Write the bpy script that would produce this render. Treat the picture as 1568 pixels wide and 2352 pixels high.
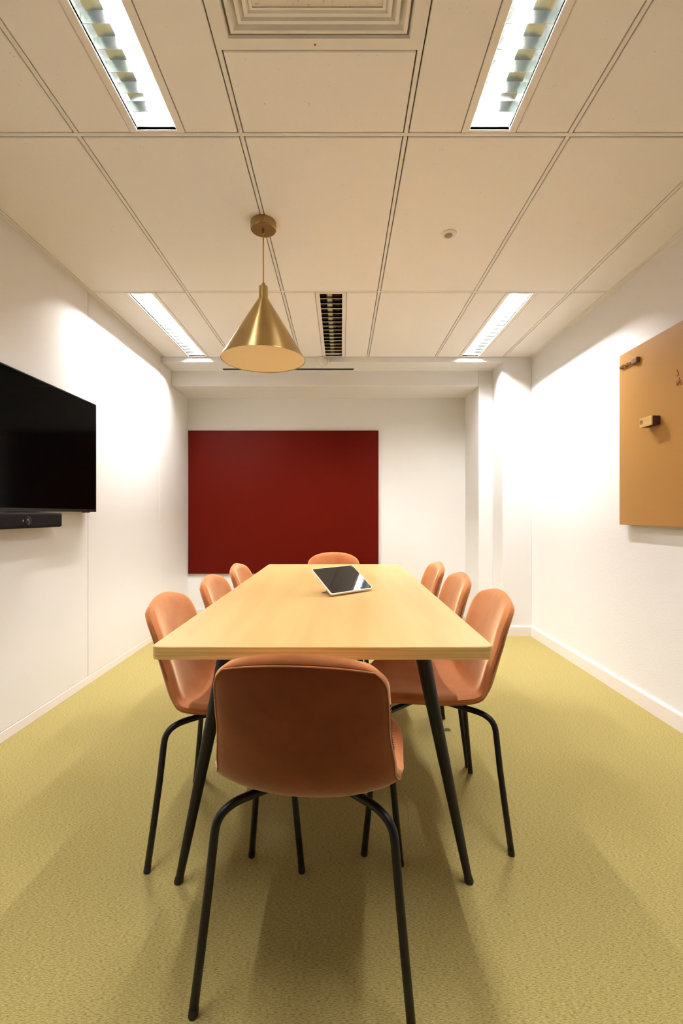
import bpy, bmesh, math, random
from mathutils import Vector, Matrix
random.seed(7)
for o in list(bpy.data.objects):
    bpy.data.objects.remove(o, do_unlink=True)
SC = bpy.context.scene
COL = SC.collection
PI = math.pi

# ------------------------------------------------------------------ camera
FPX = 1063.0
CAMZ = 1.075
cam = bpy.data.cameras.new('camera')
cam.sensor_fit = 'AUTO'
cam.sensor_width = 36.0
cam.lens = 36.0 * FPX / 2352.0
cam.shift_y = 5.0 / 2352.0
cam.shift_x = 1.0 / 2352.0
cam.clip_start = 0.02
camo = bpy.data.objects.new('camera', cam)
camo.location = (0, 0, CAMZ)
camo.rotation_euler = (PI / 2, 0, 0)
COL.objects.link(camo)
SC.camera = camo

# ------------------------------------------------------------------ world / exposure
w = bpy.data.worlds.new('world')
SC.world = w
w.use_nodes = True
w.node_tree.nodes['Background'].inputs['Color'].default_value = (1.0, 0.93, 0.84, 1)
w.node_tree.nodes['Background'].inputs['Strength'].default_value = 0.3
SC.view_settings.view_transform = 'Standard'
SC.view_settings.look = 'None'
SC.view_settings.gamma = 1.0
SC.view_settings.use_curve_mapping = False
SC.view_settings.exposure = 0.27
TUBE_POWER = 1150.0          # emission of the fluorescent tubes
TUBE_COL = (1.0, 0.972, 0.955)

# ------------------------------------------------------------------ sizes
CEIL = 2.465
XL, XR = -1.595, 1.685
YF, YB = -0.62, 4.82        # wall behind the camera, deep rear wall
YG = 4.093                  # end of the tile grid
GX = [-1.565, -0.966, -0.366, 0.237, 0.836, 1.436]
GY = [-0.62, 0.497, 1.697, 2.896, 4.093]

# ------------------------------------------------------------------ materials
MATS = {}
def mat(name, col, rough=0.6, metal=0.0, spec=0.5, noise=None, bump=None, sheen=None, coat=0.0, emit=None):
    """noise = (scale xyz, detail, dark colour, light colour); bump = (scale xyz, strength, distance)"""
    m = bpy.data.materials.new(name)
    m.use_nodes = True
    nt = m.node_tree
    b = nt.nodes['Principled BSDF']
    b.inputs['Base Color'].default_value = (*col, 1)
    b.inputs['Roughness'].default_value = rough
    b.inputs['Metallic'].default_value = metal
    b.inputs['Specular IOR Level'].default_value = spec
    if coat:
        b.inputs['Coat Weight'].default_value = coat
        b.inputs['Coat Roughness'].default_value = 0.08
    if sheen:
        b.inputs['Sheen Weight'].default_value = sheen[0]
        b.inputs['Sheen Roughness'].default_value = sheen[1]
        b.inputs['Sheen Tint'].default_value = (*sheen[2], 1)
    if emit:
        b.inputs['Emission Color'].default_value = (*emit[0], 1)
        b.inputs['Emission Strength'].default_value = emit[1]
    tc = None
    if noise or bump:
        tc = nt.nodes.new('ShaderNodeTexCoord')
    if noise:
        sc, det, c0, c1 = noise[:4]
        lo, hi = noise[4] if len(noise) > 4 else (0.3, 0.7)
        mp = nt.nodes.new('ShaderNodeMapping'); mp.inputs['Scale'].default_value = sc
        nz = nt.nodes.new('ShaderNodeTexNoise'); nz.inputs['Scale'].default_value = 1.0
        nz.inputs['Detail'].default_value = det
        rp = nt.nodes.new('ShaderNodeValToRGB')
        rp.color_ramp.elements[0].position = lo; rp.color_ramp.elements[0].color = (*c0, 1)
        rp.color_ramp.elements[1].position = hi; rp.color_ramp.elements[1].color = (*c1, 1)
        nt.links.new(tc.outputs['Object'], mp.inputs['Vector'])
        nt.links.new(mp.outputs['Vector'], nz.inputs['Vector'])
        nt.links.new(nz.outputs['Fac'], rp.inputs['Fac'])
        nt.links.new(rp.outputs['Color'], b.inputs['Base Color'])
    if bump:
        mp2 = nt.nodes.new('ShaderNodeMapping'); mp2.inputs['Scale'].default_value = bump[0]
        n2 = nt.nodes.new('ShaderNodeTexNoise'); n2.inputs['Scale'].default_value = 1.0
        n2.inputs['Detail'].default_value = 3
        bp = nt.nodes.new('ShaderNodeBump')
        bp.inputs['Strength'].default_value = bump[1]; bp.inputs['Distance'].default_value = bump[2]
        nt.links.new(tc.outputs['Object'], mp2.inputs['Vector'])
        nt.links.new(mp2.outputs['Vector'], n2.inputs['Vector'])
        nt.links.new(n2.outputs['Fac'], bp.inputs['Height'])
        nt.links.new(bp.outputs['Normal'], b.inputs['Normal'])
    MATS[name] = m
    return m

M_WALL = mat('wall_paint', (0.82, 0.805, 0.795), 0.62, spec=0.25, bump=((60, 60, 60), 0.08, 0.002))
M_PANEL = mat('wall_panel_laminate', (0.81, 0.785, 0.77), 0.38, spec=0.3, bump=((2, 2, 2), 0.05, 0.01))
M_WEAVE = mat('woven_wall_covering', (0.81, 0.79, 0.78), 0.6, spec=0.25, bump=((40, 60, 300), 0.35, 0.002))
M_SKIRT = mat('skirting_paint', (0.84, 0.78, 0.74), 0.22, spec=0.6)
M_JOINT = mat('joint_backing', (0.55, 0.50, 0.44), 0.7)  # grey backing that shows in the open panel joints
M_TILE = mat('mineral_tile', (0.92, 0.885, 0.865), 0.85, spec=0.1)
M_GRID = mat('ceiling_grid', (0.86, 0.82, 0.78), 0.45, spec=0.3)
M_GAP = mat('ceiling_void', (0.16, 0.12, 0.085), 0.9)
M_LUMF = mat('luminaire_frame', (0.88, 0.83, 0.78), 0.35, spec=0.4)
M_ALU = mat('satin_aluminium', (0.41, 0.44, 0.42), 0.17, metal=1.0)
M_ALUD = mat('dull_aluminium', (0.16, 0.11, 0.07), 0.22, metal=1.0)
M_DARKW = mat('dark_fill_blocker', (0.035, 0.03, 0.028), 0.25)  # invented dark finish for the unseen front wall, absorbs fill light
M_TUBE2 = mat('tube_glass_front', (1, 1, 1), 0.3, emit=(TUBE_COL, TUBE_POWER * 0.39))
M_TUBE = mat('tube_glass', (1, 1, 1), 0.3, emit=(TUBE_COL, TUBE_POWER))
M_TUBEOFF = mat('tube_glass_unlit', (0.62, 0.72, 0.62), 0.25)
M_BLADEOFF = mat('khaki_blade', (0.72, 0.66, 0.46), 0.4)
M_BLACKP = mat('black_paint', (0.008, 0.007, 0.007), 0.38, spec=0.45)
M_BLACKM = mat('black_leg_metal', (0.006, 0.006, 0.007), 0.42, spec=0.4)
M_RUBBER = mat('black_plastic', (0.012, 0.011, 0.011), 0.55)
M_SCREEN = mat('black_screen_glass', (0.001, 0.001, 0.001), 0.10, spec=0.03)
M_SCREENT = mat('tablet_screen_glass', (0.006, 0.004, 0.003), 0.03, spec=0.6)
M_FABRICB = mat('speaker_cloth', (0.005, 0.0045, 0.0045), 0.8, spec=0.15, bump=((900, 900, 900), 0.4, 0.001))
M_RED = mat('dark_red_panel', (0.088, 0.0035, 0.0008), 0.45, spec=0.08, bump=((3, 3, 3), 0.03, 0.01))
M_OCHRE = mat('ochre_board', (0.42, 0.215, 0.058), 0.33, spec=0.35)
M_OCHRED = mat('board_edge', (0.24, 0.13, 0.05), 0.5)
M_BRASS = mat('brushed_brass', (0.47, 0.335, 0.14), 0.32, metal=1.0)
def brushed(m, an):
    nt = m.node_tree; b = nt.nodes['Principled BSDF']
    tg = nt.nodes.new('ShaderNodeTangent'); tg.direction_type = 'RADIAL'; tg.axis = 'Z'
    nt.links.new(tg.outputs['Tangent'], b.inputs['Tangent']); b.inputs['Anisotropic'].default_value = an
    b.inputs['Anisotropic Rotation'].default_value = 0.25
brushed(M_BRASS, 0.9)
M_BRASSD = mat('dark_brass', (0.36, 0.24, 0.10), 0.34, metal=1.0)
M_CORD = mat('yellow_textile_cord', (0.80, 0.46, 0.02), 0.7)
M_OPAL = mat('cream_shade_lining', (0.86, 0.68, 0.41), 0.55)
M_WHITEP = mat('white_plastic', (0.82, 0.78, 0.72), 0.35)
M_GREYP = mat('grey_plastic', (0.36, 0.29, 0.22), 0.5)
M_TABW = mat('tablet_white_shell', (0.83, 0.78, 0.72), 0.3)
M_CHROME = mat('chrome', (0.7, 0.7, 0.7), 0.12, metal=1.0)
M_REDDOT = mat('red_sticker', (0.50, 0.03, 0.02), 0.5)
M_INK = mat('red_marker_ink', (0.26, 0.045, 0.012), 0.6)
M_MAG = mat('brown_magnet', (0.16, 0.07, 0.02), 0.5)
M_MAGG = mat('gold_magnet', (0.34, 0.19, 0.06), 0.3, metal=0.6)
M_BLOCK = mat('pale_wood_block', (0.62, 0.38, 0.13), 0.5, noise=((20, 4, 60), 3, (0.55, 0.33, 0.105), (0.68, 0.43, 0.16)))
M_FELT = mat('dark_felt', (0.07, 0.02, 0.01), 0.9)
M_LENS = mat('camera_lens', (0.02, 0.02, 0.025), 0.08, spec=0.7)
M_LED = mat('green_indicator', (0.02, 0.25, 0.12), 0.4, emit=((0.05, 0.9, 0.45), 0.6))
M_MARK = mat('pale_print', (0.62, 0.60, 0.56), 0.6)
M_BROWNP = mat('brown_print', (0.10, 0.045, 0.012), 0.6)
M_THREAD = mat('loose_thread', (0.30, 0.20, 0.10), 0.8)
M_CLIP = mat('dark_wire', (0.05, 0.035, 0.01), 0.5)

def velvet(name, base, dark):
    m = mat(name, base, 0.72, spec=0.18, sheen=(1.0, 0.42, (1.0, 0.74, 0.46)),
            noise=((9, 9, 9), 3.5, dark, base, (0.35, 0.62)), bump=((26, 26, 26), 0.18, 0.006))
    return m
M_VELVET = velvet('terracotta_velvet', (0.56, 0.20, 0.070), (0.47, 0.15, 0.048))
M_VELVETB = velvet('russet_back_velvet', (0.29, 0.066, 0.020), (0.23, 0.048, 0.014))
M_PIPING = velvet('terracotta_piping', (0.58, 0.22, 0.085), (0.50, 0.175, 0.06))
M_STITCH = mat('dark_stitching', (0.14, 0.045, 0.015), 0.8)

def wood(name, c0, c1, scale, rough, bands=None):
    m = mat(name, c1, rough, spec=0.35, noise=(scale, 5, c0, c1, (0.32, 0.62)))
    return m
M_OAKTOP = wood('light_oak_top', (0.56, 0.345, 0.13), (0.62, 0.405, 0.16), (14, 1.3, 4), 0.36)
M_OAKEDGE = wood('oak_edge_band', (0.72, 0.44, 0.13), (0.95, 0.66, 0.26), (3.0, 3.0, 190), 0.45)

# carpet: olive, fine heathered flecks
def carpet():
    m = bpy.data.materials.new('olive_carpet'); m.use_nodes = True
    nt = m.node_tree; b = nt.nodes['Principled BSDF']; L = nt.links.new
    b.inputs['Roughness'].default_value = 0.95; b.inputs['Specular IOR Level'].default_value = 0.05
    tc = nt.nodes.new('ShaderNodeTexCoord')
    def nz(scale, det, c0, c1, lo, hi):
        mp = nt.nodes.new('ShaderNodeMapping'); mp.inputs['Scale'].default_value = scale
        n = nt.nodes.new('ShaderNodeTexNoise'); n.inputs['Scale'].default_value = 1; n.inputs['Detail'].default_value = det
        r = nt.nodes.new('ShaderNodeValToRGB')
        r.color_ramp.elements[0].position = lo; r.color_ramp.elements[0].color = (*c0, 1)
        r.color_ramp.elements[1].position = hi; r.color_ramp.elements[1].color = (*c1, 1)
        L(tc.outputs['Object'], mp.inputs['Vector']); L(mp.outputs['Vector'], n.inputs['Vector']); L(n.outputs['Fac'], r.inputs['Fac'])
        return n, r
    n1, r1 = nz((110, 620, 1), 5, (0.235, 0.18, 0.055), (0.475, 0.39, 0.16), 0.32, 0.58)
    n2, r2 = nz((520, 900, 1), 2, (0.55, 0.55, 0.52), (1.2, 1.2, 1.15), 0.3, 0.68)
    mx = nt.nodes.new('ShaderNodeMix'); mx.data_type = 'RGBA'; mx.blend_type = 'MULTIPLY'; mx.inputs[0].default_value = 0.75
    L(r1.outputs['Color'], mx.inputs[6]); L(r2.outputs['Color'], mx.inputs[7])
    L(mx.outputs[2], b.inputs['Base Color'])
    bp = nt.nodes.new('ShaderNodeBump'); bp.inputs['Strength'].default_value = 0.15; bp.inputs['Distance'].default_value = 0.002
    L(n2.outputs['Fac'], bp.inputs['Height']); L(bp.outputs['Normal'], b.inputs['Normal'])
    return m
M_CARPET = carpet()

# mineral tile: tiny dark pin holes
def pinholes(m, scale, size, dark):
    nt = m.node_tree; b = nt.nodes['Principled BSDF']; L = nt.links.new
    tc = nt.nodes.new('ShaderNodeTexCoord')
    v = nt.nodes.new('ShaderNodeTexVoronoi'); v.inputs['Scale'].default_value = scale
    n = nt.nodes.new('ShaderNodeTexNoise'); n.inputs['Scale'].default_value = scale * 0.33
    a = nt.nodes.new('ShaderNodeMath'); a.operation = 'LESS_THAN'
    th = nt.nodes.new('ShaderNodeMapRange')
    th.inputs['From Min'].default_value = 0.45; th.inputs['From Max'].default_value = 0.7
    th.inputs['To Min'].default_value = 0.0; th.inputs['To Max'].default_value = size
    mx = nt.nodes.new('ShaderNodeMix'); mx.data_type = 'RGBA'
    mx.inputs[6].default_value = b.inputs['Base Color'].default_value
    mx.inputs[7].default_value = (*dark, 1)
    L(tc.outputs['Object'], v.inputs['Vector']); L(tc.outputs['Object'], n.inputs['Vector'])
    L(n.outputs['Fac'], th.inputs['Value']); L(v.outputs['Distance'], a.inputs[0]); L(th.outputs['Result'], a.inputs[1])
    L(a.outputs[0], mx.inputs[0]); L(mx.outputs[2], b.inputs['Base Color'])
pinholes(M_TILE, 90, 0.16, (0.66, 0.58, 0.50))
M_PERF = mat('perforated_panel', (0.80, 0.73, 0.65), 0.85, spec=0.1)
pinholes(M_PERF, 210, 0.40, (0.42, 0.33, 0.24))

# ------------------------------------------------------------------ helpers
def obj(name, bm, m, parent=None, smooth=False, loc=None):
    me = bpy.data.meshes.new(name)
    bmesh.ops.recalc_face_normals(bm, faces=bm.faces)
    bm.to_mesh(me); bm.free()
    mats = m if isinstance(m, (list, tuple)) else [m]
    for k in mats: me.materials.append(k)
    if smooth:
        for p in me.polygons: p.use_smooth = True
    o = bpy.data.objects.new(name, me); COL.objects.link(o)
    if loc: o.location = loc
    if parent: o.parent = parent
    return o
def share(src, parent=None, loc=None, rot=None):
    c = src.copy(); COL.objects.link(c); c.parent = parent
    if loc is not None: c.location = loc
    if rot is not None: c.rotation_euler = rot
    return c
def thing(name, label, cat, loc=(0, 0, 0), rotz=0.0, group=None):
    o = bpy.data.objects.new(name, None); COL.objects.link(o)
    o.empty_display_size = 0.1
    o.location = loc; o.rotation_euler = (0, 0, rotz); o['label'] = label; o['category'] = cat
    if group: o['group'] = group
    return o
def tag(o, label, cat, group=None):
    o['label'] = label; o['category'] = cat
    if group: o['group'] = group
    return o
def struct(o, label=None, cat=None):
    o['kind'] = 'structure'
    if label: o['label'] = label
    if cat: o['category'] = cat
    return o
def box(bm, x0, x1, y0, y1, z0, z1, bev=0.0, seg=2):
    r = bmesh.ops.create_cube(bm, size=1.0)
    vs = r['verts']
    for v in vs:
        v.co = Vector(((x0 + x1) / 2 + v.co.x * (x1 - x0), (y0 + y1) / 2 + v.co.y * (y1 - y0), (z0 + z1) / 2 + v.co.z * (z1 - z0)))
    if bev > 0:
        es = list({e for v in vs for e in v.link_edges})
        bmesh.ops.bevel(bm, geom=es, offset=bev, segments=seg, affect='EDGES', profile=0.5)
    return bm
def BX(*a, **k):
    return box(bmesh.new(), *a, **k)
def lathe(bm, prof, seg=32, cx=0, cy=0, cz=0, axis='z'):
    rings = []
    for r, z in prof:
        ring = []
        for i in range(seg):
            a = 2 * PI * i / seg
            p = (r * math.cos(a), r * math.sin(a), z)
            if axis == 'x': p = (p[2], p[0], p[1])
            if axis == 'y': p = (p[0], p[2], p[1])
            ring.append(bm.verts.new((p[0] + cx, p[1] + cy, p[2] + cz)))
        rings.append(ring)
    for a, b in zip(rings[:-1], rings[1:]):
        for i in range(seg):
            bm.faces.new((a[i], a[(i + 1) % seg], b[(i + 1) % seg], b[i]))
    for rg, (r, z) in ((rings[0], prof[0]), (rings[-1], prof[-1])):
        if r > 1e-4: bm.faces.new(rg)
    bmesh.ops.remove_doubles(bm, verts=bm.verts, dist=1e-6)
    return bm
def tube(bm, pts, radii, seg=12, closed=False):
    pts = [Vector(p) for p in pts]; n = len(pts)
    if not isinstance(radii, (list, tuple)): radii = [radii] * n
    rings = []; up = None
    for i, p in enumerate(pts):
        if closed: t = pts[(i + 1) % n] - pts[i - 1]
        else: t = pts[min(i + 1, n - 1)] - pts[max(i - 1, 0)]
        t.normalize()
        if up is None:
            up = Vector((0, 0, 1)) if abs(t.z) < 0.9 else Vector((1, 0, 0))
        s = t.cross(up); s.normalize(); up = s.cross(t); up.normalize()
        rings.append([bm.verts.new(p + radii[i] * (math.cos(2 * PI * k / seg) * s + math.sin(2 * PI * k / seg) * up)) for k in range(seg)])
    m = n if closed else n - 1
    for i in range(m):
        a, b = rings[i], rings[(i + 1) % n]
        for k in range(seg):
            bm.faces.new((a[k], a[(k + 1) % seg], b[(k + 1) % seg], b[k]))
    if not closed:
        bm.faces.new(rings[0]); bm.faces.new(rings[-1])
    return bm
def smoothpath(pts, sub=8):
    P = [Vector(p) for p in pts]; out = []
    for i in range(len(P) - 1):
        p0 = P[max(i - 1, 0)]; p1 = P[i]; p2 = P[i + 1]; p3 = P[min(i + 2, len(P) - 1)]
        for k in range(sub):
            t = k / sub
            out.append(0.5 * ((2 * p1) + (-p0 + p2) * t + (2 * p0 - 5 * p1 + 4 * p2 - p3) * t * t + (-p0 + 3 * p1 - 3 * p2 + p3) * t ** 3))
    out.append(P[-1]); return out
def shade_auto(o, ang=35):
    me = o.data
    for p in me.polygons: p.use_smooth = True
    try: me.set_sharp_from_angle(angle=math.radians(ang))
    except Exception: pass
    return o

# ------------------------------------------------------------------ room shell
struct(obj('floor', BX(XL - 0.1, XR + 0.1, YF - 0.1, YB + 0.1, -0.1, 0.0), M_CARPET))
# left wall: demountable panels with open joints
wl = struct(obj('wall_left', BX(XL - 0.10, XL - 0.022, YF, YB, 0, CEIL + 0.12), M_JOINT))
JY = [YF, 0.54, 1.73, 2.918, 4.076, YB]
for a, b in zip(JY[:-1], JY[1:]):
    o = obj('wall_panel', BX(XL - 0.022, XL, a + 0.0022, b - 0.0022, 0.052, CEIL + 0.10, bev=0.0015, seg=1), M_PANEL, wl)
sk = struct(obj('baseboard_left', BX(XL - 0.022, XL + 0.003, YF, YB, 0.0, 0.050, bev=0.002), M_SKIRT))
struct(obj('wall_right', BX(XR, XR + 0.10, YF, YB, 0, CEIL + 0.12), M_WEAVE))
bm = bmesh.new()
def skirt_right(bm):
    # chamfered-top profile extruded along y
    prof = [(XR, 0), (XR - 0.014, 0), (XR - 0.014, 0.078), (XR - 0.011, 0.086), (XR - 0.006, 0.089), (XR, 0.089)]
    a = [bm.verts.new((x, YF, z)) for x, z in prof]; b = [bm.verts.new((x, YG, z)) for x, z in prof]
    for i in range(len(prof)):
        j = (i + 1) % len(prof); bm.faces.new((a[i], a[j], b[j], b[i]))
    bm.faces.new(a); bm.faces.new(b)
skirt_right(bm)
struct(obj('baseboard_right', bm, M_SKIRT))
bm = bmesh.new()
prof = [(YG, 0), (YG - 0.014, 0), (YG - 0.014, 0.078), (YG - 0.011, 0.086), (YG - 0.006, 0.089), (YG, 0.089)]
a = [bm.verts.new((1.428, y, z)) for y, z in prof]; b = [bm.verts.new((XR - 0.0145, y, z)) for y, z in prof]
for i in range(len(prof)):
    j = (i + 1) % len(prof); bm.faces.new((a[i], a[j], b[j], b[i]))
bm.faces.new(a); bm.faces.new(b)
struct(obj('baseboard_back', bm, M_SKIRT))
struct(obj('baseboard_deep', BX(XL, 1.293, YB - 0.014, YB, 0, 0.089, bev=0.002), M_SKIRT))
struct(obj('wall_back', BX(XL - 0.10, XR + 0.1, YB, YB + 0.1, 0, CEIL + 0.12), M_WALL))
struct(obj('wall_front', BX(XL - 0.10, XR + 0.1, YF - 0.1, YF, 0, CEIL + 0.12), M_DARKW))  # unseen; made dark and set close behind the camera to cut fill
# stepped piers in the rear right corner
struct(obj('wall_pier', BX(1.428, XR, YG, YB, 0, CEIL + 0.1, bev=0.004), M_WALL))
struct(obj('wall_pier', BX(1.293, 1.428, 4.352, YB, 0, CEIL + 0.1, bev=0.004), M_WALL))
# lowered plaster behind the tile grid, then the bulkhead
struct(obj('trim_1', BX(XL, 1.428, YG + 0.001, 4.352, 2.420, 2.58, bev=0.004, seg=3), M_WALL))
struct(obj('trim_2', BX(XL, 1.293, 4.352, YB, 2.281, 2.58, bev=0.006, seg=3), M_WALL))

# ------------------------------------------------------------------ ceiling: backing, grid bars, tiles
ceil = struct(obj('ceiling', BX(XL - 0.1, XR + 0.1, YF - 0.1, YB + 0.1, CEIL + 0.16, CEIL + 0.24), M_GAP))
ZT = CEIL
G = 0.0115        # half width of the joint zone
def tile(x0, x1, y0, y1, m=M_TILE):
    return obj('ceiling_tile', BX(x0, x1, y0, y1, ZT, ZT + 0.016, bev=0.0025, seg=1), m, ceil)
rows = list(zip(GY[:-1], GY[1:]))      # behind, overhead, middle, last
lum_cells = {(1, 1), (1, 3), (3, 0), (3, 2), (3, 4)}
cols = [(XL + 0.022, GX[0])] + list(zip(GX[:-1], GX[1:])) + [(GX[-1], XR - 0.022)]
for ri, (y0, y1) in enumerate(rows):
    ya = y0 + (G if ri > 0 else 0.0); yb = y1 - (G if ri < 3 else 0.004)
    for ci, (x0, x1) in enumerate(cols):
        if ci == 0: continue
        c = ci - 1
        xa = x0 + G; xb = x1 - (G if ci < len(cols) - 1 else 0.0)
        if (ri, c) in lum_cells:
            mid = (x0 + x1) / 2
            tile(xa, mid - 0.1005, ya, yb); tile(mid + 0.1005, xb, ya, yb)
        elif ri == 1 and c == 2:        # the air diffuser cell
            tile(xa, xb, 1.391, yb); tile(xa, xb, ya, 0.779)
        else:
            tile(xa, xb, ya, yb)
def bar(x0, x1, y0, y1):
    obj('grid_bar', BX(x0, x1, y0, y1, ZT + 0.001, ZT + 0.020, bev=0.0015, seg=1), M_GRID, ceil)
for x in GX:
    for ri, (y0, y1) in enumerate(rows):
        bar(x - 0.0072, x + 0.0072, y0 + (0.0075 if ri else 0), y1 - 0.0075)
for y in GY[1:-1]:
    bar(GX[0] - 0.0072, XR - 0.022, y - 0.0072, y + 0.0072)
# dark backing strips above the joints (the void above the grid)
obj('void_backing', BX(XL, XR, YF, YG + 0.01, ZT + 0.135, ZT + 0.14), M_GAP, ceil)
# perimeter angles
obj('edge_angle', BX(XL, XL + 0.018, YF, YG, ZT + 0.004, ZT + 0.02, bev=0.001, seg=1), M_GRID, ceil)
obj('edge_angle', BX(XR - 0.022, XR, YF, YG, ZT - 0.002, ZT + 0.02, bev=0.001, seg=1), M_GRID, ceil)
obj('edge_angle', BX(XR - 0.004, XR, YF, YG, ZT - 0.022, ZT - 0.002, bev=0.001, seg=1), M_GRID, ceil)

# ------------------------------------------------------------------ luminaires
LL = 1.176; HW = 0.0715; NC = 16
def make_luminaire(cx, cy, lit, label):
    t = thing('ceiling_luminaire', label, 'ceiling light', (cx, cy, CEIL), 0, 'recessed louvred fluorescent lights')
    tl = LL / 2
    # flange with opening
    bm = bmesh.new()
    z0, z1 = -0.0012, 0.012
    box(bm, -0.098, -HW, -tl, tl, z0, z1, bev=0.001, seg=1); box(bm, HW, 0.098, -tl, tl, z0, z1, bev=0.001, seg=1)
    box(bm, -HW, HW, tl - 0.012, tl, z0, z1, bev=0.001, seg=1); box(bm, -HW, HW, -tl, -tl + 0.012, z0, z1, bev=0.001, seg=1)
    obj('frame', bm, M_LUMF, t)
    # reflector trough (curved sides) closed above
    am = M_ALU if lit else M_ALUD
    prof = [(-HW, 0.001), (-HW + 0.004, 0.020), (-HW + 0.012, 0.040), (-HW + 0.026, 0.058), (-0.026, 0.068), (0, 0.060),
            (0.026, 0.068), (HW - 0.026, 0.058), (HW - 0.012, 0.040), (HW - 0.004, 0.020), (HW, 0.001)]
    if lit:
        prof = [(-HW, 0.001), (-HW, 0.060), (-0.05, 0.066), (0.05, 0.066), (HW, 0.060), (HW, 0.001)]
    bm = bmesh.new(); th = 0.002
    up = [(x * 1.03, z + (th if abs(x) < HW else 0)) for x, z in prof]
    y0, y1 = -tl + 0.012, tl - 0.012
    ra = [bm.verts.new((x, y0, z)) for x, z in prof]; rb = [bm.verts.new((x, y1, z)) for x, z in prof]
    oa = [bm.verts.new((x, y0, z)) for x, z in up]; ob = [bm.verts.new((x, y1, z)) for x, z in up]
    for i in range(len(prof) - 1):
        bm.faces.new((ra[i], ra[i + 1], rb[i + 1], rb[i])); bm.faces.new((oa[i], oa[i + 1], ob[i + 1], ob[i]))
    bm.faces.new((ra[0], rb[0], ob[0], oa[0])); bm.faces.new((ra[-1], rb[-1], ob[-1], oa[-1]))
    for A, B in ((ra, oa), (rb, ob)):
        for i in range(len(prof) - 1): bm.faces.new((A[i], A[i + 1], B[i + 1], B[i]))
    obj('end_cap', BX(-HW, HW, y0 - 0.003, y0, 0.0, 0.07), M_LUMF, t); obj('end_cap', BX(-HW, HW, y1, y1 + 0.003, 0.0, 0.07), M_LUMF, t)
    shade_auto(obj('reflector', bm, am, t), 40)
    # cross blades, V section
    pitch = (LL - 0.024) / NC
    bmb = bmesh.new()
    h0, h1 = 0.0015, (0.036 if lit else 0.017)
    def blade(bmb):
        v = []
        for x in (-HW + 0.001, HW - 0.001):
            v.append([bmb.verts.new((x, yy, zz)) for yy, zz in (((-0.0008, h0), (0.0008, h0), (0.0035, h1), (-0.0035, h1)) if lit else ((-0.004, h0), (0.004, h0), (0.0015, h1), (-0.0015, h1)))])
        for i in range(4):
            f = bmb.faces.new((v[0][i], v[0][(i + 1) % 4], v[1][(i + 1) % 4], v[1][i]))
            if i != 0: f.material_index = 1
        bmb.faces.new(v[0]); bmb.faces.new(v[1])
    blade(bmb)
    b0 = None
    for k in range(1, NC):
        y = -tl + 0.012 + k * pitch
        if b0 is None: b0 = obj('louvre_blade', bmb, am if lit else [M_BLADEOFF, M_ALUD], t, loc=(0, y, 0))
        else: share(b0, t, (0, y, 0))
    bm = bmesh.new()
    lathe(bm, [(0.008 if lit else 0.019, -tl + 0.03), (0.008 if lit else 0.019, tl - 0.03)], seg=10, cx=0 if lit else -0.012, cz=0.047, axis='y')
    shade_auto(obj('tube', bm, (M_TUBE2 if cy < 2 else M_TUBE) if lit else M_TUBEOFF, t), 50)
    return t
cy2 = (GY[1] + GY[2]) / 2; cy4 = (GY[3] + GY[4]) / 2
def mx(c): return (GX[c] + GX[c + 1]) / 2
make_luminaire(mx(1), cy2, True, 'bright lit louvred ceiling light in the foreground left of the air diffuser')
make_luminaire(mx(3), cy2, True, 'bright lit louvred ceiling light in the foreground right of the air diffuser')
make_luminaire(mx(0), cy4, True, 'lit narrow louvred ceiling light at the far end next to the left wall')
make_luminaire(mx(2), cy4, False, 'unlit dark louvred ceiling light at the far end, right of the brass pendant')
make_luminaire(mx(4), cy4, True, 'lit narrow louvred ceiling light at the far end on the right side')

# ------------------------------------------------------------------ air diffuser
dx, dy = mx(2), 1.085
df = thing('air_diffuser', 'square multi-cone ceiling air diffuser with nested frames and a perforated centre', 'air diffuser', (dx, dy, CEIL))
def sqring(bm, prof):
    """square ring: prof = list of (half size, z), swept round a square"""
    rings = []
    for h, z in prof:
        rings.append([bm.verts.new((sx * h, sy * h, z)) for sx, sy in ((-1, -1), (1, -1), (1, 1), (-1, 1))])
    n = len(rings)
    for i in range(n):
        a, b = rings[i], rings[(i + 1) % n]
        for k in range(4): bm.faces.new((a[k], a[(k + 1) % 4], b[(k + 1) % 4], b[k]))
    return bm
obj('flange', sqring(bmesh.new(), [(0.299, -0.002), (0.266, -0.002), (0.262, 0.004), (0.262, 0.03), (0.299, 0.03)]), M_GRID, df)
# nested cones: outer edge low, flaring up to the inside
def cone(h, w_, zl):
    bm = sqring(bmesh.new(), [(h, zl), (h - 0.002, zl - 0.002), (h - 0.010, zl - 0.001), (h - w_, zl + 0.026), (h - w_, zl + 0.029), (h - 0.008, zl + 0.003), (h, zl + 0.003)])
    obj('cone_frame', bm, M_GRID, df)
cone(0.255, 0.034, 0.001); cone(0.2275, 0.034, -0.001); cone(0.205, 0.034, -0.004)
obj('centre_frame', sqring(bmesh.new(), [(0.187, -0.004), (0.183, -0.008), (0.178, -0.008), (0.178, 0.002), (0.187, 0.002)]), M_GRID, df)
obj('perforated_panel', BX(-0.1775, 0.1775, -0.1775, 0.1775, -0.0055, 0.002), M_PERF, df)
obj('plenum', BX(-0.29, 0.29, -0.29, 0.29, 0.032, 0.040), M_GRID, df)
tag(obj('sticker', lathe(bmesh.new(), [(0.0032, 0), (0.0032, -0.0008)], seg=16, cx=-0.077, cy=1.368, cz=CEIL - 0.0021), M_REDDOT), 'tiny round red sticker on the rim of the air diffuser', 'sticker')

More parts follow.
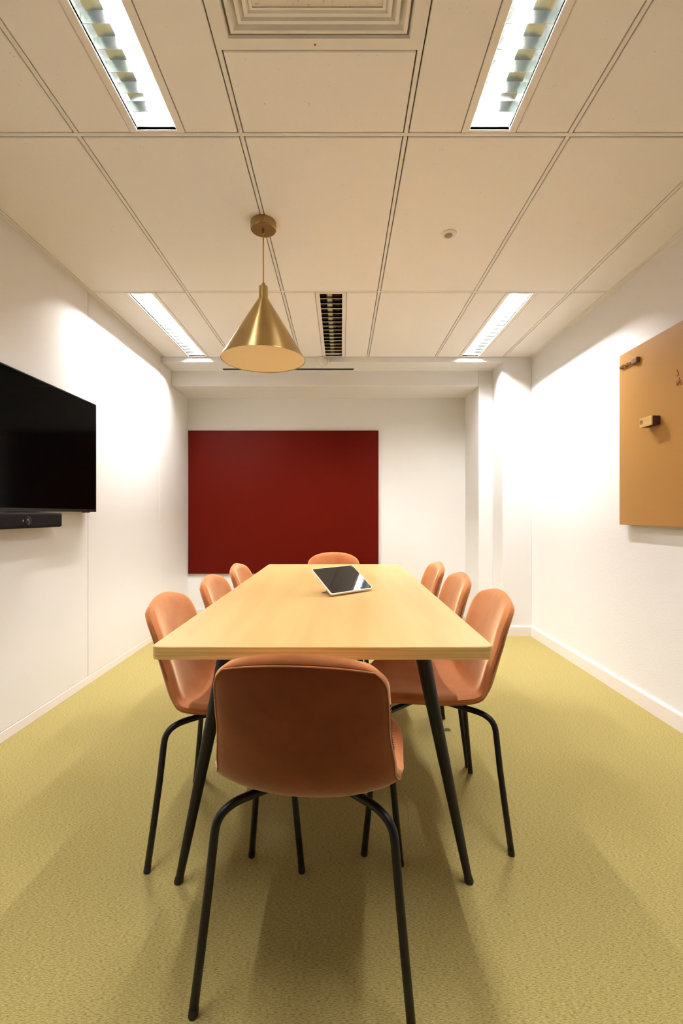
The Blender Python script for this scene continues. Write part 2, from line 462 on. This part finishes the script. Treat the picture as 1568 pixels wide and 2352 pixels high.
# ceiling sensor
s = thing('ceiling_sensor', 'small round white recessed ceiling sensor with grey eye, right of the pendant', 'sensor', (0.535, 2.294, CEIL))
shade_auto(obj('ring', lathe(bmesh.new(), [(0.0, 0.0), (0.037, 0.0), (0.036, -0.004), (0.028, -0.008), (0.0, -0.008)], seg=32), M_WHITEP, s), 40)
shade_auto(obj('eye', lathe(bmesh.new(), [(0.021, -0.0075), (0.019, -0.012), (0.010, -0.018), (0.0, -0.019)], seg=24, cx=-0.003), M_GREYP, s), 60)

# slot diffuser in the lowered plaster
sd = thing('slot_diffuser', 'long narrow slot air vent in the lowered plaster behind the pendant shade', 'air vent', (-0.487, 4.275, 2.420))
L2 = 0.603
bm = bmesh.new(); box(bm, -L2, L2, -0.025, -0.018, -0.005, 0.0); box(bm, -L2, L2, 0.014, 0.026, -0.012, 0.0)
box(bm, -L2 - 0.006, -L2, -0.025, 0.026, -0.012, 0.0); box(bm, L2, L2 + 0.006, -0.025, 0.026, -0.012, 0.0)
obj('frame', bm, M_LUMF, sd)
obj('dark_slot', BX(-L2, L2, -0.018, 0.014, -0.006, -0.001), mat('slot_dark', (0.05, 0.04, 0.02), 0.7), sd)
obj('vane', BX(-L2, L2, 0.000, 0.003, -0.012, -0.006), M_ALUD, sd)
# small round sensor on the grid end face
sn = thing('motion_sensor', 'small white round motion sensor on the plaster edge behind the pendant', 'sensor', (-0.160, 4.085, 2.425))
shade_auto(obj('base', lathe(bmesh.new(), [(0.052, 0.008), (0.052, -0.002), (0.048, -0.006), (0.0, -0.006)], seg=28, axis='y', cy=0.0), M_WHITEP, sn), 40)
shade_auto(obj('dome', lathe(bmesh.new(), [(0.040, -0.006), (0.036, -0.016), (0.022, -0.026), (0.0, -0.030)], seg=24, axis='y'), M_WHITEP, sn), 60)

# ------------------------------------------------------------------ pendant lamp
px_, py_ = -0.370, 2.205
pd = thing('pendant_lamp', 'brushed brass cone pendant lamp hanging on a yellow cord over the table', 'pendant lamp', (px_, py_, 0))
shade_auto(obj('ceiling_canopy', lathe(bmesh.new(), [(0.059, CEIL + 0.0005), (0.0605, CEIL - 0.002), (0.0605, CEIL - 0.034), (0.058, CEIL - 0.0375), (0.0, CEIL - 0.0375)], seg=48), M_BRASSD, pd), 30)
obj('cord_grip', lathe(bmesh.new(), [(0.006, CEIL - 0.037), (0.006, CEIL - 0.052), (0.003, CEIL - 0.056)], seg=16), M_BRASSD, pd)
obj('cord', lathe(bmesh.new(), [(0.0031, CEIL - 0.04), (0.0031, 2.166)], seg=12), M_CORD, pd, smooth=True)
shade_auto(obj('shade', lathe(bmesh.new(), [(0.0, 2.176), (0.0065, 2.176), (0.0075, 2.174), (0.0075, 2.162), (0.0195, 2.160), (0.0215, 2.157), (0.0215, 2.106), (0.024, 2.099),
    (0.1985, 1.812), (0.1985, 1.809), (0.1968, 1.809), (0.022, 2.094), (0.0, 2.094)], seg=96), M_BRASS, pd), 22)
obj('diffuser', lathe(bmesh.new(), [(0.0, 1.8115), (0.1955, 1.8115), (0.192, 1.8175), (0.0, 1.8175)], seg=64), M_OPAL, pd)

# ------------------------------------------------------------------ dark red wall panel
rp = thing('wall_board', 'large dark red rectangular board on the rear wall behind the table', 'board', (-0.60, YB, 1.199))
obj('panel', BX(-0.985, 0.988, -0.022, -0.002, -0.743, 0.743, bev=0.0015, seg=1), M_RED, rp)
for sx in (-0.7, 0.7): obj('mounting_batten', BX(sx - 0.03, sx + 0.03, -0.002, 0.0, -0.6, 0.6), M_BLACKP, rp)

# ------------------------------------------------------------------ television and video bar
TVX = -1.535
tv = thing('television', 'large black flat television mounted on the left wall', 'television', (XL, 2.29, 1.425))
fx = TVX - XL
obj('housing', BX(0.012, fx - 0.004, -0.611, 0.611, -0.333, 0.333, bev=0.006), M_BLACKP, tv)
bm = bmesh.new()
box(bm, fx - 0.006, fx, -0.613, 0.613, 0.331, 0.336); box(bm, fx - 0.006, fx, -0.613, 0.613, -0.336, -0.320)
box(bm, fx - 0.006, fx, -0.613, -0.608, -0.320, 0.331); box(bm, fx - 0.006, fx, 0.608, 0.613, -0.320, 0.331)
obj('bezel', bm, M_BLACKP, tv)
obj('screen', BX(fx - 0.005, fx - 0.0015, -0.608, 0.608, -0.320, 0.331), M_SCREEN, tv)
obj('sensor_nub', BX(fx - 0.022, fx - 0.004, 0.49, 0.55, -0.341, -0.335, bev=0.002), M_BLACKP, tv)
obj('wall_bracket', BX(0.0008, 0.0125, -0.25, 0.25, -0.2, 0.2, bev=0.002), M_BLACKP, tv)
sb = thing('video_bar', 'black video conferencing bar mounted under the television', 'sound bar', (XL, 2.222, 1.044))
obj('body', BX(0.018, 0.095, -0.273, 0.273, -0.037, 0.038, bev=0.011, seg=4), M_FABRICB, sb)
shade_auto(obj('camera_ring', lathe(bmesh.new(), [(0.022, 0.094), (0.021, 0.0965), (0.017, 0.0965), (0.016, 0.0955), (0.0, 0.0955)], seg=32, axis='x'), M_BLACKP, sb), 30)
obj('camera_lens', lathe(bmesh.new(), [(0.011, 0.095), (0.009, 0.098), (0.0, 0.0992)], seg=24, axis='x'), M_LENS, sb, smooth=True)
obj('indicator', BX(0.0945, 0.0957, -0.040, -0.036, -0.004, 0.005), M_MARK, sb)
obj('wall_bracket', BX(0.0, 0.020, -0.12, 0.12, -0.02, 0.03, bev=0.002), M_BLACKP, sb)

# ------------------------------------------------------------------ ochre board on the right wall
BXF = 1.650
bd = thing('writing_board', 'ochre brown magnetic writing board on the right wall', 'board', (XR, 2.145, 1.5125))
bf = BXF - XR
obj('panel', BX(bf, bf + 0.008, -0.60, 0.60, -0.4995, 0.4995, bev=0.001, seg=1), M_OCHRE, bd)
for sy in (-0.45, 0.45): obj('mounting_batten', BX(bf + 0.008, 0.0, sy - 0.04, sy + 0.04, -0.42, 0.42), M_WHITEP, bd)
# red pen scribbles (flat ink)
inkb = bmesh.new()
def stroke(pts, wd=0.0022):
    P = smoothpath([(bf - 0.0006, y - 2.145, z - 1.5125) for y, z in pts], 5)
    tube(inkb, P, wd, seg=5)
def at(px, py):
    d = BXF * FPX / (px - 784.0); return (d, CAMZ + (1181.0 - py) * d / FPX)
stroke([at(1554.5, 849), at(1557.5, 854), at(1558.5, 860), at(1555.5, 864)], 0.0024)
stroke([at(1561, 866), at(1560, 873), at(1558, 879), at(1556, 885)], 0.0018)
stroke([at(1554, 876), at(1555.5, 880), at(1556, 886), at(1560, 882), at(1562, 875)], 0.002)
stroke([at(1566, 875), at(1563, 873), at(1562, 877), at(1566, 880), at(1564, 884)], 0.002)
obj('red_handwriting', inkb, M_INK, bd)
# wooden block eraser
er = thing('board_eraser', 'pale wooden block eraser with a round logo stuck on the ochre board', 'eraser', (BXF, 2.4385, 1.562))
obj('wood_block', BX(-0.047, -0.040, -0.0485, 0.0485, -0.0245, 0.0245, bev=0.0015), M_BLOCK, er)
obj('felt_pad', BX(-0.040, 0.0, -0.0475, 0.0475, -0.0235, 0.0235, bev=0.004), M_FELT, er)
lg = bmesh.new()
tube(lg, [(-0.0474, 0.0335 + 0.0098 * math.cos(a), 0.003 + 0.0098 * math.sin(a)) for a in [2 * PI * k / 24 for k in range(24)]], 0.0015, seg=6, closed=True)
tube(lg, smoothpath([(-0.0474, 0.0375, 0.006), (-0.0474, 0.033, 0.008), (-0.0474, 0.0300, 0.003), (-0.0474, 0.033, -0.001), (-0.0474, 0.037, 0.001), (-0.0474, 0.034, 0.003)], 4), 0.001, seg=5)
obj('round_logo', lg, M_BROWNP, er)
# magnets top left corner of the board
mg0 = None
for k, yy in enumerate((2.712, 2.690, 2.668, 2.646, 2.624)):
    if mg0 is None:
        mg0 = thing('magnet', 'leftmost small round gold-brown magnet in the row on the ochre board', 'magnet', (BXF, yy, 1.932), 0, 'row of round magnets on the ochre board')
        shade_auto(obj('body', lathe(bmesh.new(), [(0.0095, 0.0), (0.0095, -0.014), (0.008, -0.016), (0.0045, -0.016), (0.0045, -0.012), (0.0, -0.012)], seg=20, axis='x'), M_MAGG, mg0), 40)
    else:
        c = mg0.copy(); COL.objects.link(c); c.location = (BXF, yy, 1.932 + (0.004, -0.003, 0.003, 0.0)[k - 1])
        c['label'] = ('second', 'middle', 'fourth', 'fifth')[k - 1] + (' small round magnet from the left in the row of five on the ochre board' if k != 2 else ' one of the five small round magnets on the ochre board')
        for ch in list(mg0.children): share(ch, c)
tag(obj('magnet', BX(-0.022, 0.0, -0.024, 0.024, -0.017, 0.017, bev=0.006, seg=3), M_MAG, loc=(BXF, 2.578, 1.930)), 'dark brown rounded block magnet at the right end of the magnet row', 'magnet')

# ------------------------------------------------------------------ table
TX0, TX1, TY0, TY1, TZ = -0.483, 0.3885, 1.172, 3.095, 0.740
tb = thing('meeting_table', 'long light oak meeting table with black tapered splayed legs', 'table', ((TX0 + TX1) / 2, (TY0 + TY1) / 2, 0))
def rrect(hx, hy, r, n=8):
    out = []
    for cx, cy, a0 in ((hx - r, hy - r, 0), (-hx + r, hy - r, 90), (-hx + r, -hy + r, 180), (hx - r, -hy + r, 270)):
        for k in range(n + 1):
            a = math.radians(a0 + 90 * k / n); out.append((cx + r * math.cos(a), cy + r * math.sin(a)))
    return out
def slab(hx, hy, r, z0, z1, bev):
    bm = bmesh.new(); rings = []
    for ins, z in ((bev, z0), (0, z0 + bev), (0, z1 - bev), (bev, z1)):
        rings.append([bm.verts.new((x, y, z)) for x, y in rrect(hx - ins, hy - ins, max(r - ins, 0.001))])
    n = len(rings[0])
    for a, b in zip(rings[:-1], rings[1:]):
        for i in range(n): bm.faces.new((a[i], a[(i + 1) % n], b[(i + 1) % n], b[i]))
    bm.faces.new(rings[0]); bm.faces.new(rings[-1]); return bm
hx, hy = (TX1 - TX0) / 2, (TY1 - TY0) / 2
obj('tabletop', slab(hx - 0.0015, hy - 0.0015, 0.0205, TZ - 0.033, TZ, 0.0006), M_OAKTOP, tb)
bm = bmesh.new()
ri_, ro_ = rrect(hx - 0.0016, hy - 0.0016, 0.0204), rrect(hx, hy, 0.022)
zA, zB = TZ - 0.034, TZ - 0.0008
v = [[bm.verts.new((x, y, z)) for x, y in ring] for ring, z in ((ri_, zA), (ro_, zA + 0.0008), (ro_, zB - 0.0012), (ri_, zB))]
n = len(ri_)
for q in range(4):
    a, b = v[q], v[(q + 1) % 4]
    for i in range(n): bm.faces.new((a[i], a[(i + 1) % n], b[(i + 1) % n], b[i]))
obj('edge_band', bm, M_OAKEDGE, tb)
cx_, cy_ = (TX0 + TX1) / 2, (TY0 + TY1) / 2
for sx in (-1, 1):
    for sy in (-1, 1):
        foot = Vector((sx * 0.424 - 0.003, (1.352 - cy_) if sy < 0 else (2.985 - cy_), 0.0)); top = foot + Vector((-sx * 0.143, -sy * (0.012 if sy < 0 else 0.04), TZ - 0.036))
        d = (top - foot)
        bm = bmesh.new()
        tube(bm, [foot + d * 0.022, foot + d * 0.35, foot + d * 0.7, top], [0.0115, 0.0155, 0.0195, 0.0235], seg=20)
        o = obj('leg', bm, M_BLACKM, tb, smooth=False); shade_auto(o, 50)
        bm = bmesh.new(); tube(bm, [foot + Vector((0, 0, 0.0)), foot + Vector((0, 0, 0.003)), foot + d * 0.024], [0.0125, 0.0135, 0.0122], seg=18)
        shade_auto(obj('foot_cap', bm, M_RUBBER, o), 50)
        bm = BX(top.x - 0.045, top.x + 0.045, top.y - 0.045, top.y + 0.045, TZ - 0.0405, TZ - 0.034, bev=0.002)
        obj('leg_plate', bm, M_BLACKM, tb)
obj('underframe', box(box(bmesh.new(), -0.29, -0.25, -0.62, 0.62, TZ - 0.060, TZ - 0.034, bev=0.002), 0.25, 0.29, -0.62, 0.62, TZ - 0.060, TZ - 0.034, bev=0.002), M_BLACKM, tb)

# ------------------------------------------------------------------ chairs
SP = [(0.208, 0.440), (0.18, 0.456), (0.12, 0.461), (0.04, 0.455), (-0.05, 0.447), (-0.12, 0.447), (-0.168, 0.462), (-0.200, 0.500),
      (-0.222, 0.560), (-0.242, 0.635), (-0.262, 0.715), (-0.282, 0.797)]
SPP = smoothpath([(0, a, b) for a, b in SP], 10)
cum = [0.0]
for a, b in zip(SPP[:-1], SPP[1:]): cum.append(cum[-1] + (b - a).length)
TOT = cum[-1]
def spine(v):
    s = (v + 1) / 2 * TOT; s = max(0.0, min(TOT - 1e-6, s))
    lo, hi = 0, len(cum) - 1
    while hi - lo > 1:
        m_ = (lo + hi) // 2
        if cum[m_] <= s: lo = m_
        else: hi = m_
    t = (s - cum[lo]) / (cum[hi] - cum[lo]); return SPP[lo].lerp(SPP[hi], t)
def interp(tab, v):
    for (a, x), (b, y) in zip(tab[:-1], tab[1:]):
        if v <= b:
            t = (v - a) / (b - a); t = t * t * (3 - 2 * t); return x + (y - x) * t
    return tab[-1][1]
WT = [(-1, 0.205), (-0.55, 0.228), (-0.1, 0.222), (0.15, 0.205), (0.5, 0.191), (1, 0.183)]
CT = [(-1, 0.020), (-0.5, 0.032), (-0.05, 0.042), (0.25, 0.050), (0.6, 0.040), (1, 0.022)]
V0, NE = 0.745, 2.2
def outl(v):
    v = abs(v)
    if v <= V0: return 1.0
    return max(0.0, 1 - ((v - V0) / (1 - V0)) ** NE) ** (1 / NE)
def topl(x):
    return V0 + (1 - V0) * max(0.0, 1 - abs(x) ** NE) ** (1 / NE)
VC = V0 + (1 - V0) * 0.74; CC = outl(VC)
def S(x, v):
    p = spine(v); e = 0.004; t = spine(min(1, v + e)) - spine(max(-1, v - e)); t.normalize()
    N = Vector((0, t.z, -t.y))
    return Vector((x * interp(WT, v), p.y, p.z)) + N * (interp(CT, v) * abs(x) ** 2.3)
def shellpt(a, b, off):
    vv = b * topl(a * CC); x = a * outl(b * VC)
    P = S(x, vv); e = 0.003
    du = S(x + e, vv) - S(x - e, vv); dv = S(x, min(1, vv + e)) - S(x, max(-1, vv - e))
    N = du.cross(dv); N.normalize()
    # inner normal must point up/forward
    return P + N * off
def gridline(n):
    return [math.sin(PI / 2 * (-1 + 2 * i / n)) * 0.55 + (-1 + 2 * i / n) * 0.45 for i in range(n + 1)]
GA, GB = gridline(28), gridline(46)
TH = 0.0185
QS = 0.945
def thick(a, b):
    r = max(abs(a), abs(b)); return TH * max(0.0, 1 - r ** 14) ** 0.5
chk = shellpt(0, -0.3, 0.05).z - shellpt(0, -0.3, 0).z
SG = 1 if chk > 0 else -1
def surf(sign, puff):
    bm = bmesh.new(); rows_ = []
    for b in GB:
        row = []
        for a in GA:
            pf = puff * max(0.0, (1 - a * a) * (1 - b * b))
            row.append(bm.verts.new(shellpt(a, b, SG * sign * (thick(a, b) + pf))))
        rows_.append(row)
    for i in range(len(GB) - 1):
        for j in range(len(GA) - 1):
            f = bm.faces.new((rows_[i][j], rows_[i][j + 1], rows_[i + 1][j + 1], rows_[i + 1][j]))
            mid_ = max(abs(GA[j] + GA[j + 1]) / 2, abs(GB[i] + GB[i + 1]) / 2)
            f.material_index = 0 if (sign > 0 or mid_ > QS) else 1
    return bm
def rimpath(off, sc=1.0):
    pts = []
    for a in GA[:-1]: pts.append(shellpt(a, -1, off))
    for b in GB[:-1]: pts.append(shellpt(1, b, off))
    for a in reversed(GA[1:]): pts.append(shellpt(a, 1, off))
    for b in reversed(GB[1:]): pts.append(shellpt(-1, b, off))
    return pts
def make_chair(label, loc, rot):
    t = thing('upholstered_chair', label, 'chair', loc, rot, 'terracotta velvet chairs round the table')
    obj('seat_pad', surf(1, 0.006), M_VELVET, t, smooth=True)
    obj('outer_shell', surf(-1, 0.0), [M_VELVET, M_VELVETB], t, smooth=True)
    # edge seam on the outside of the rim
    pts = []
    def sp(a, b): return shellpt(a, b, -SG * thick(a, b) * 1.02)
    q = 0.945
    for a in GA[:-1]: pts.append(sp(a * q, -q))
    for b in GB[:-1]: pts.append(sp(q, b * q))
    for a in reversed(GA[1:]): pts.append(sp(a * q, q))
    for b in reversed(GB[1:]): pts.append(sp(-q, b * q))
    obj('piping', tube(bmesh.new(), pts, 0.0019, seg=6, closed=True), M_PIPING, t, smooth=True)
    # zigzag stitching on both flanks
    for sx in (-1, 1):
        zz = []
        for k in range(17):
            b = 0.34 + 0.022 * k
            zz += [shellpt(sx * 0.985, b, -SG * thick(0.985, b) * 1.05), shellpt(sx * 0.962, b + 0.009, -SG * thick(0.962, b) * 1.04)]
        obj('stitching', tube(bmesh.new(), zz, 0.0008, seg=4), M_STITCH, t)
    for sx in (-1, 1):
        for sy in (-1, 1):
            r = 0.0098
            path = [(sx * 0.232, sy * 0.232, 0.008), (sx * 0.220, sy * 0.218, 0.13), (sx * 0.208, sy * 0.204, 0.26), (sx * 0.199, sy * 0.195, 0.365)]
            bend = [(sx * 0.195, sy * 0.191, 0.389), (sx * 0.185, sy * 0.181, 0.406), (sx * 0.168, sy * 0.164, 0.4155), (sx * 0.145, sy * 0.141, 0.4175), (sx * 0.09, sy * 0.088, 0.4145), (sx * 0.04, sy * 0.04, 0.4125)]
            P = [Vector(p) for p in path[:-1]] + smoothpath([path[-1]] + bend, 4)
            o = obj('leg', tube(bmesh.new(), P, r, seg=14), M_BLACKM, t, smooth=True)
            shade_auto(obj('foot_glide', tube(bmesh.new(), [(sx * 0.2324, sy * 0.2324, 0.0), (sx * 0.2322, sy * 0.2322, 0.003), (sx * 0.2307, sy * 0.2305, 0.018)], [0.0098, 0.0108, 0.0104], seg=14), M_RUBBER, o), 50)
    obj('mount_plate', BX(-0.055, 0.055, -0.055, 0.055, 0.404, 0.4255, bev=0.004), M_BLACKM, t)
    return t
def copy_chair(src, label, loc, rot):
    r = src.copy(); COL.objects.link(r); r.location = loc; r.rotation_euler = (0, 0, rot); r['label'] = label
    for ch in list(src.children):
        c = ch.copy(); COL.objects.link(c); c.parent = r
        for g in list(ch.children):
            d = g.copy(); COL.objects.link(d); d.parent = c
    return r
R = math.radians
ch0 = make_chair('terracotta velvet chair nearest the camera, seen from behind at the table end', (-0.067, 1.204, 0), R(-4.5))
CH = [
    ('terracotta velvet chair nearest the camera on the left side of the table', (-0.350, 1.622, 0), R(-90)),
    ('middle terracotta velvet chair of the three on the left side of the table', (-0.327, 2.112, 0), R(-90)),
    ('farthest terracotta velvet chair on the left side of the table', (-0.317, 2.604, 0), R(-90)),
    ('terracotta velvet chair nearest the camera on the right side of the table', (0.305, 1.692, 0), R(90)),
    ('middle terracotta velvet chair of the three on the right side of the table', (0.305, 2.200, 0), R(90)),
    ('farthest terracotta velvet chair on the right side of the table', (0.297, 2.695, 0), R(90)),
    ('terracotta velvet chair at the far end of the table, facing the camera', (-0.054, 3.11, 0), R(180)),
]
for l, p, r in CH: copy_chair(ch0, l, p, r)
obj('loose_thread', tube(bmesh.new(), smoothpath([(0.218, -0.175, 0.470), (0.224, -0.18, 0.455), (0.227, -0.18, 0.43), (0.228, -0.178, 0.405)], 5), 0.0006, seg=5), M_THREAD, ch0)

# ------------------------------------------------------------------ tablet on the table
BLp = Vector((-0.0386, 1.864, TZ)); ang = math.atan2(0.159, 0.178); Wt, Ht = 0.2390, 0.1610; tilt = math.radians(34.3)
tab = thing('tablet', 'white tablet with a black screen on a tilted stand on the table', 'tablet', BLp, ang)
rotm = Matrix.Rotation(tilt, 4, 'X')
def tilted(bm):
    bmesh.ops.transform(bm, matrix=rotm, verts=bm.verts); bmesh.ops.translate(bm, verts=bm.verts, vec=(0, 0.0, 0.0010)); return bm
def plate(x0, x1, y0, y1, z0, z1, r, bev):
    bm = slab((x1 - x0) / 2, (y1 - y0) / 2, r, z0, z1, bev)
    bmesh.ops.translate(bm, verts=bm.verts, vec=((x0 + x1) / 2, (y0 + y1) / 2, 0)); return bm
shade_auto(obj('body', tilted(plate(0, Wt, 0.006, Ht + 0.006, 0.0, 0.0095, 0.010, 0.002)), M_TABW, tab), 40)
obj('screen', tilted(plate(0.004, Wt - 0.004, 0.010, Ht + 0.002, 0.0096, 0.0102, 0.007, 0.0002)), M_SCREENT, tab)
obj('camera_dot', tilted(lathe(bmesh.new(), [(0.0022, 0.0101), (0.0020, 0.0108), (0, 0.0108)], seg=14, cx=Wt - 0.012, cy=Ht - 0.007)), M_LED, tab)
yb = Ht * 0.62 * math.cos(tilt); zb = Ht * 0.62 * math.sin(tilt)
bm = bmesh.new()
v = [bm.verts.new(p) for p in ((0.05, yb, zb), (Wt - 0.05, yb, zb), (Wt - 0.05, yb + 0.012, 0.0005), (0.05, yb + 0.012, 0.0005),
                               (0.05, yb + 0.004, zb), (Wt - 0.05, yb + 0.004, zb), (Wt - 0.05, yb + 0.017, 0.0005), (0.05, yb + 0.017, 0.0005))]
for f in ((0, 1, 2, 3), (4, 5, 6, 7), (0, 1, 5, 4), (3, 2, 6, 7), (0, 3, 7, 4), (1, 2, 6, 5)): bm.faces.new([v[i] for i in f])
obj('stand', bm, M_CHROME, tab)
obj('stand_foot', BX(0.03, 0.055, 0.045, yb + 0.016, 0.0, 0.006, bev=0.002), M_CHROME, tab)

# ------------------------------------------------------------------ small twisted clip on the carpet
bm = bmesh.new(); cpts = []
for k in range(20):
    a = 2 * PI * k / 20; cpts.append((0.015 * math.cos(a), 0.013 * math.sin(a), 0.0026 + 0.0008 * math.sin(3 * a)))
tube(bm, cpts, 0.0013, seg=5, closed=True)
tube(bm, [(-0.011, -0.007, 0.0035), (0.0, 0.002, 0.005), (0.011, 0.006, 0.0035)], 0.0015, seg=5)
tube(bm, [(-0.006, 0.009, 0.003), (0.004, -0.003, 0.005), (0.007, -0.009, 0.003)], 0.0012, seg=5)
tag(obj('wire_clip', bm, M_CLIP, loc=(0.529, 2.304, 0.0)), 'tiny dark twisted wire ring lying on the carpet by the right chairs', 'clip')
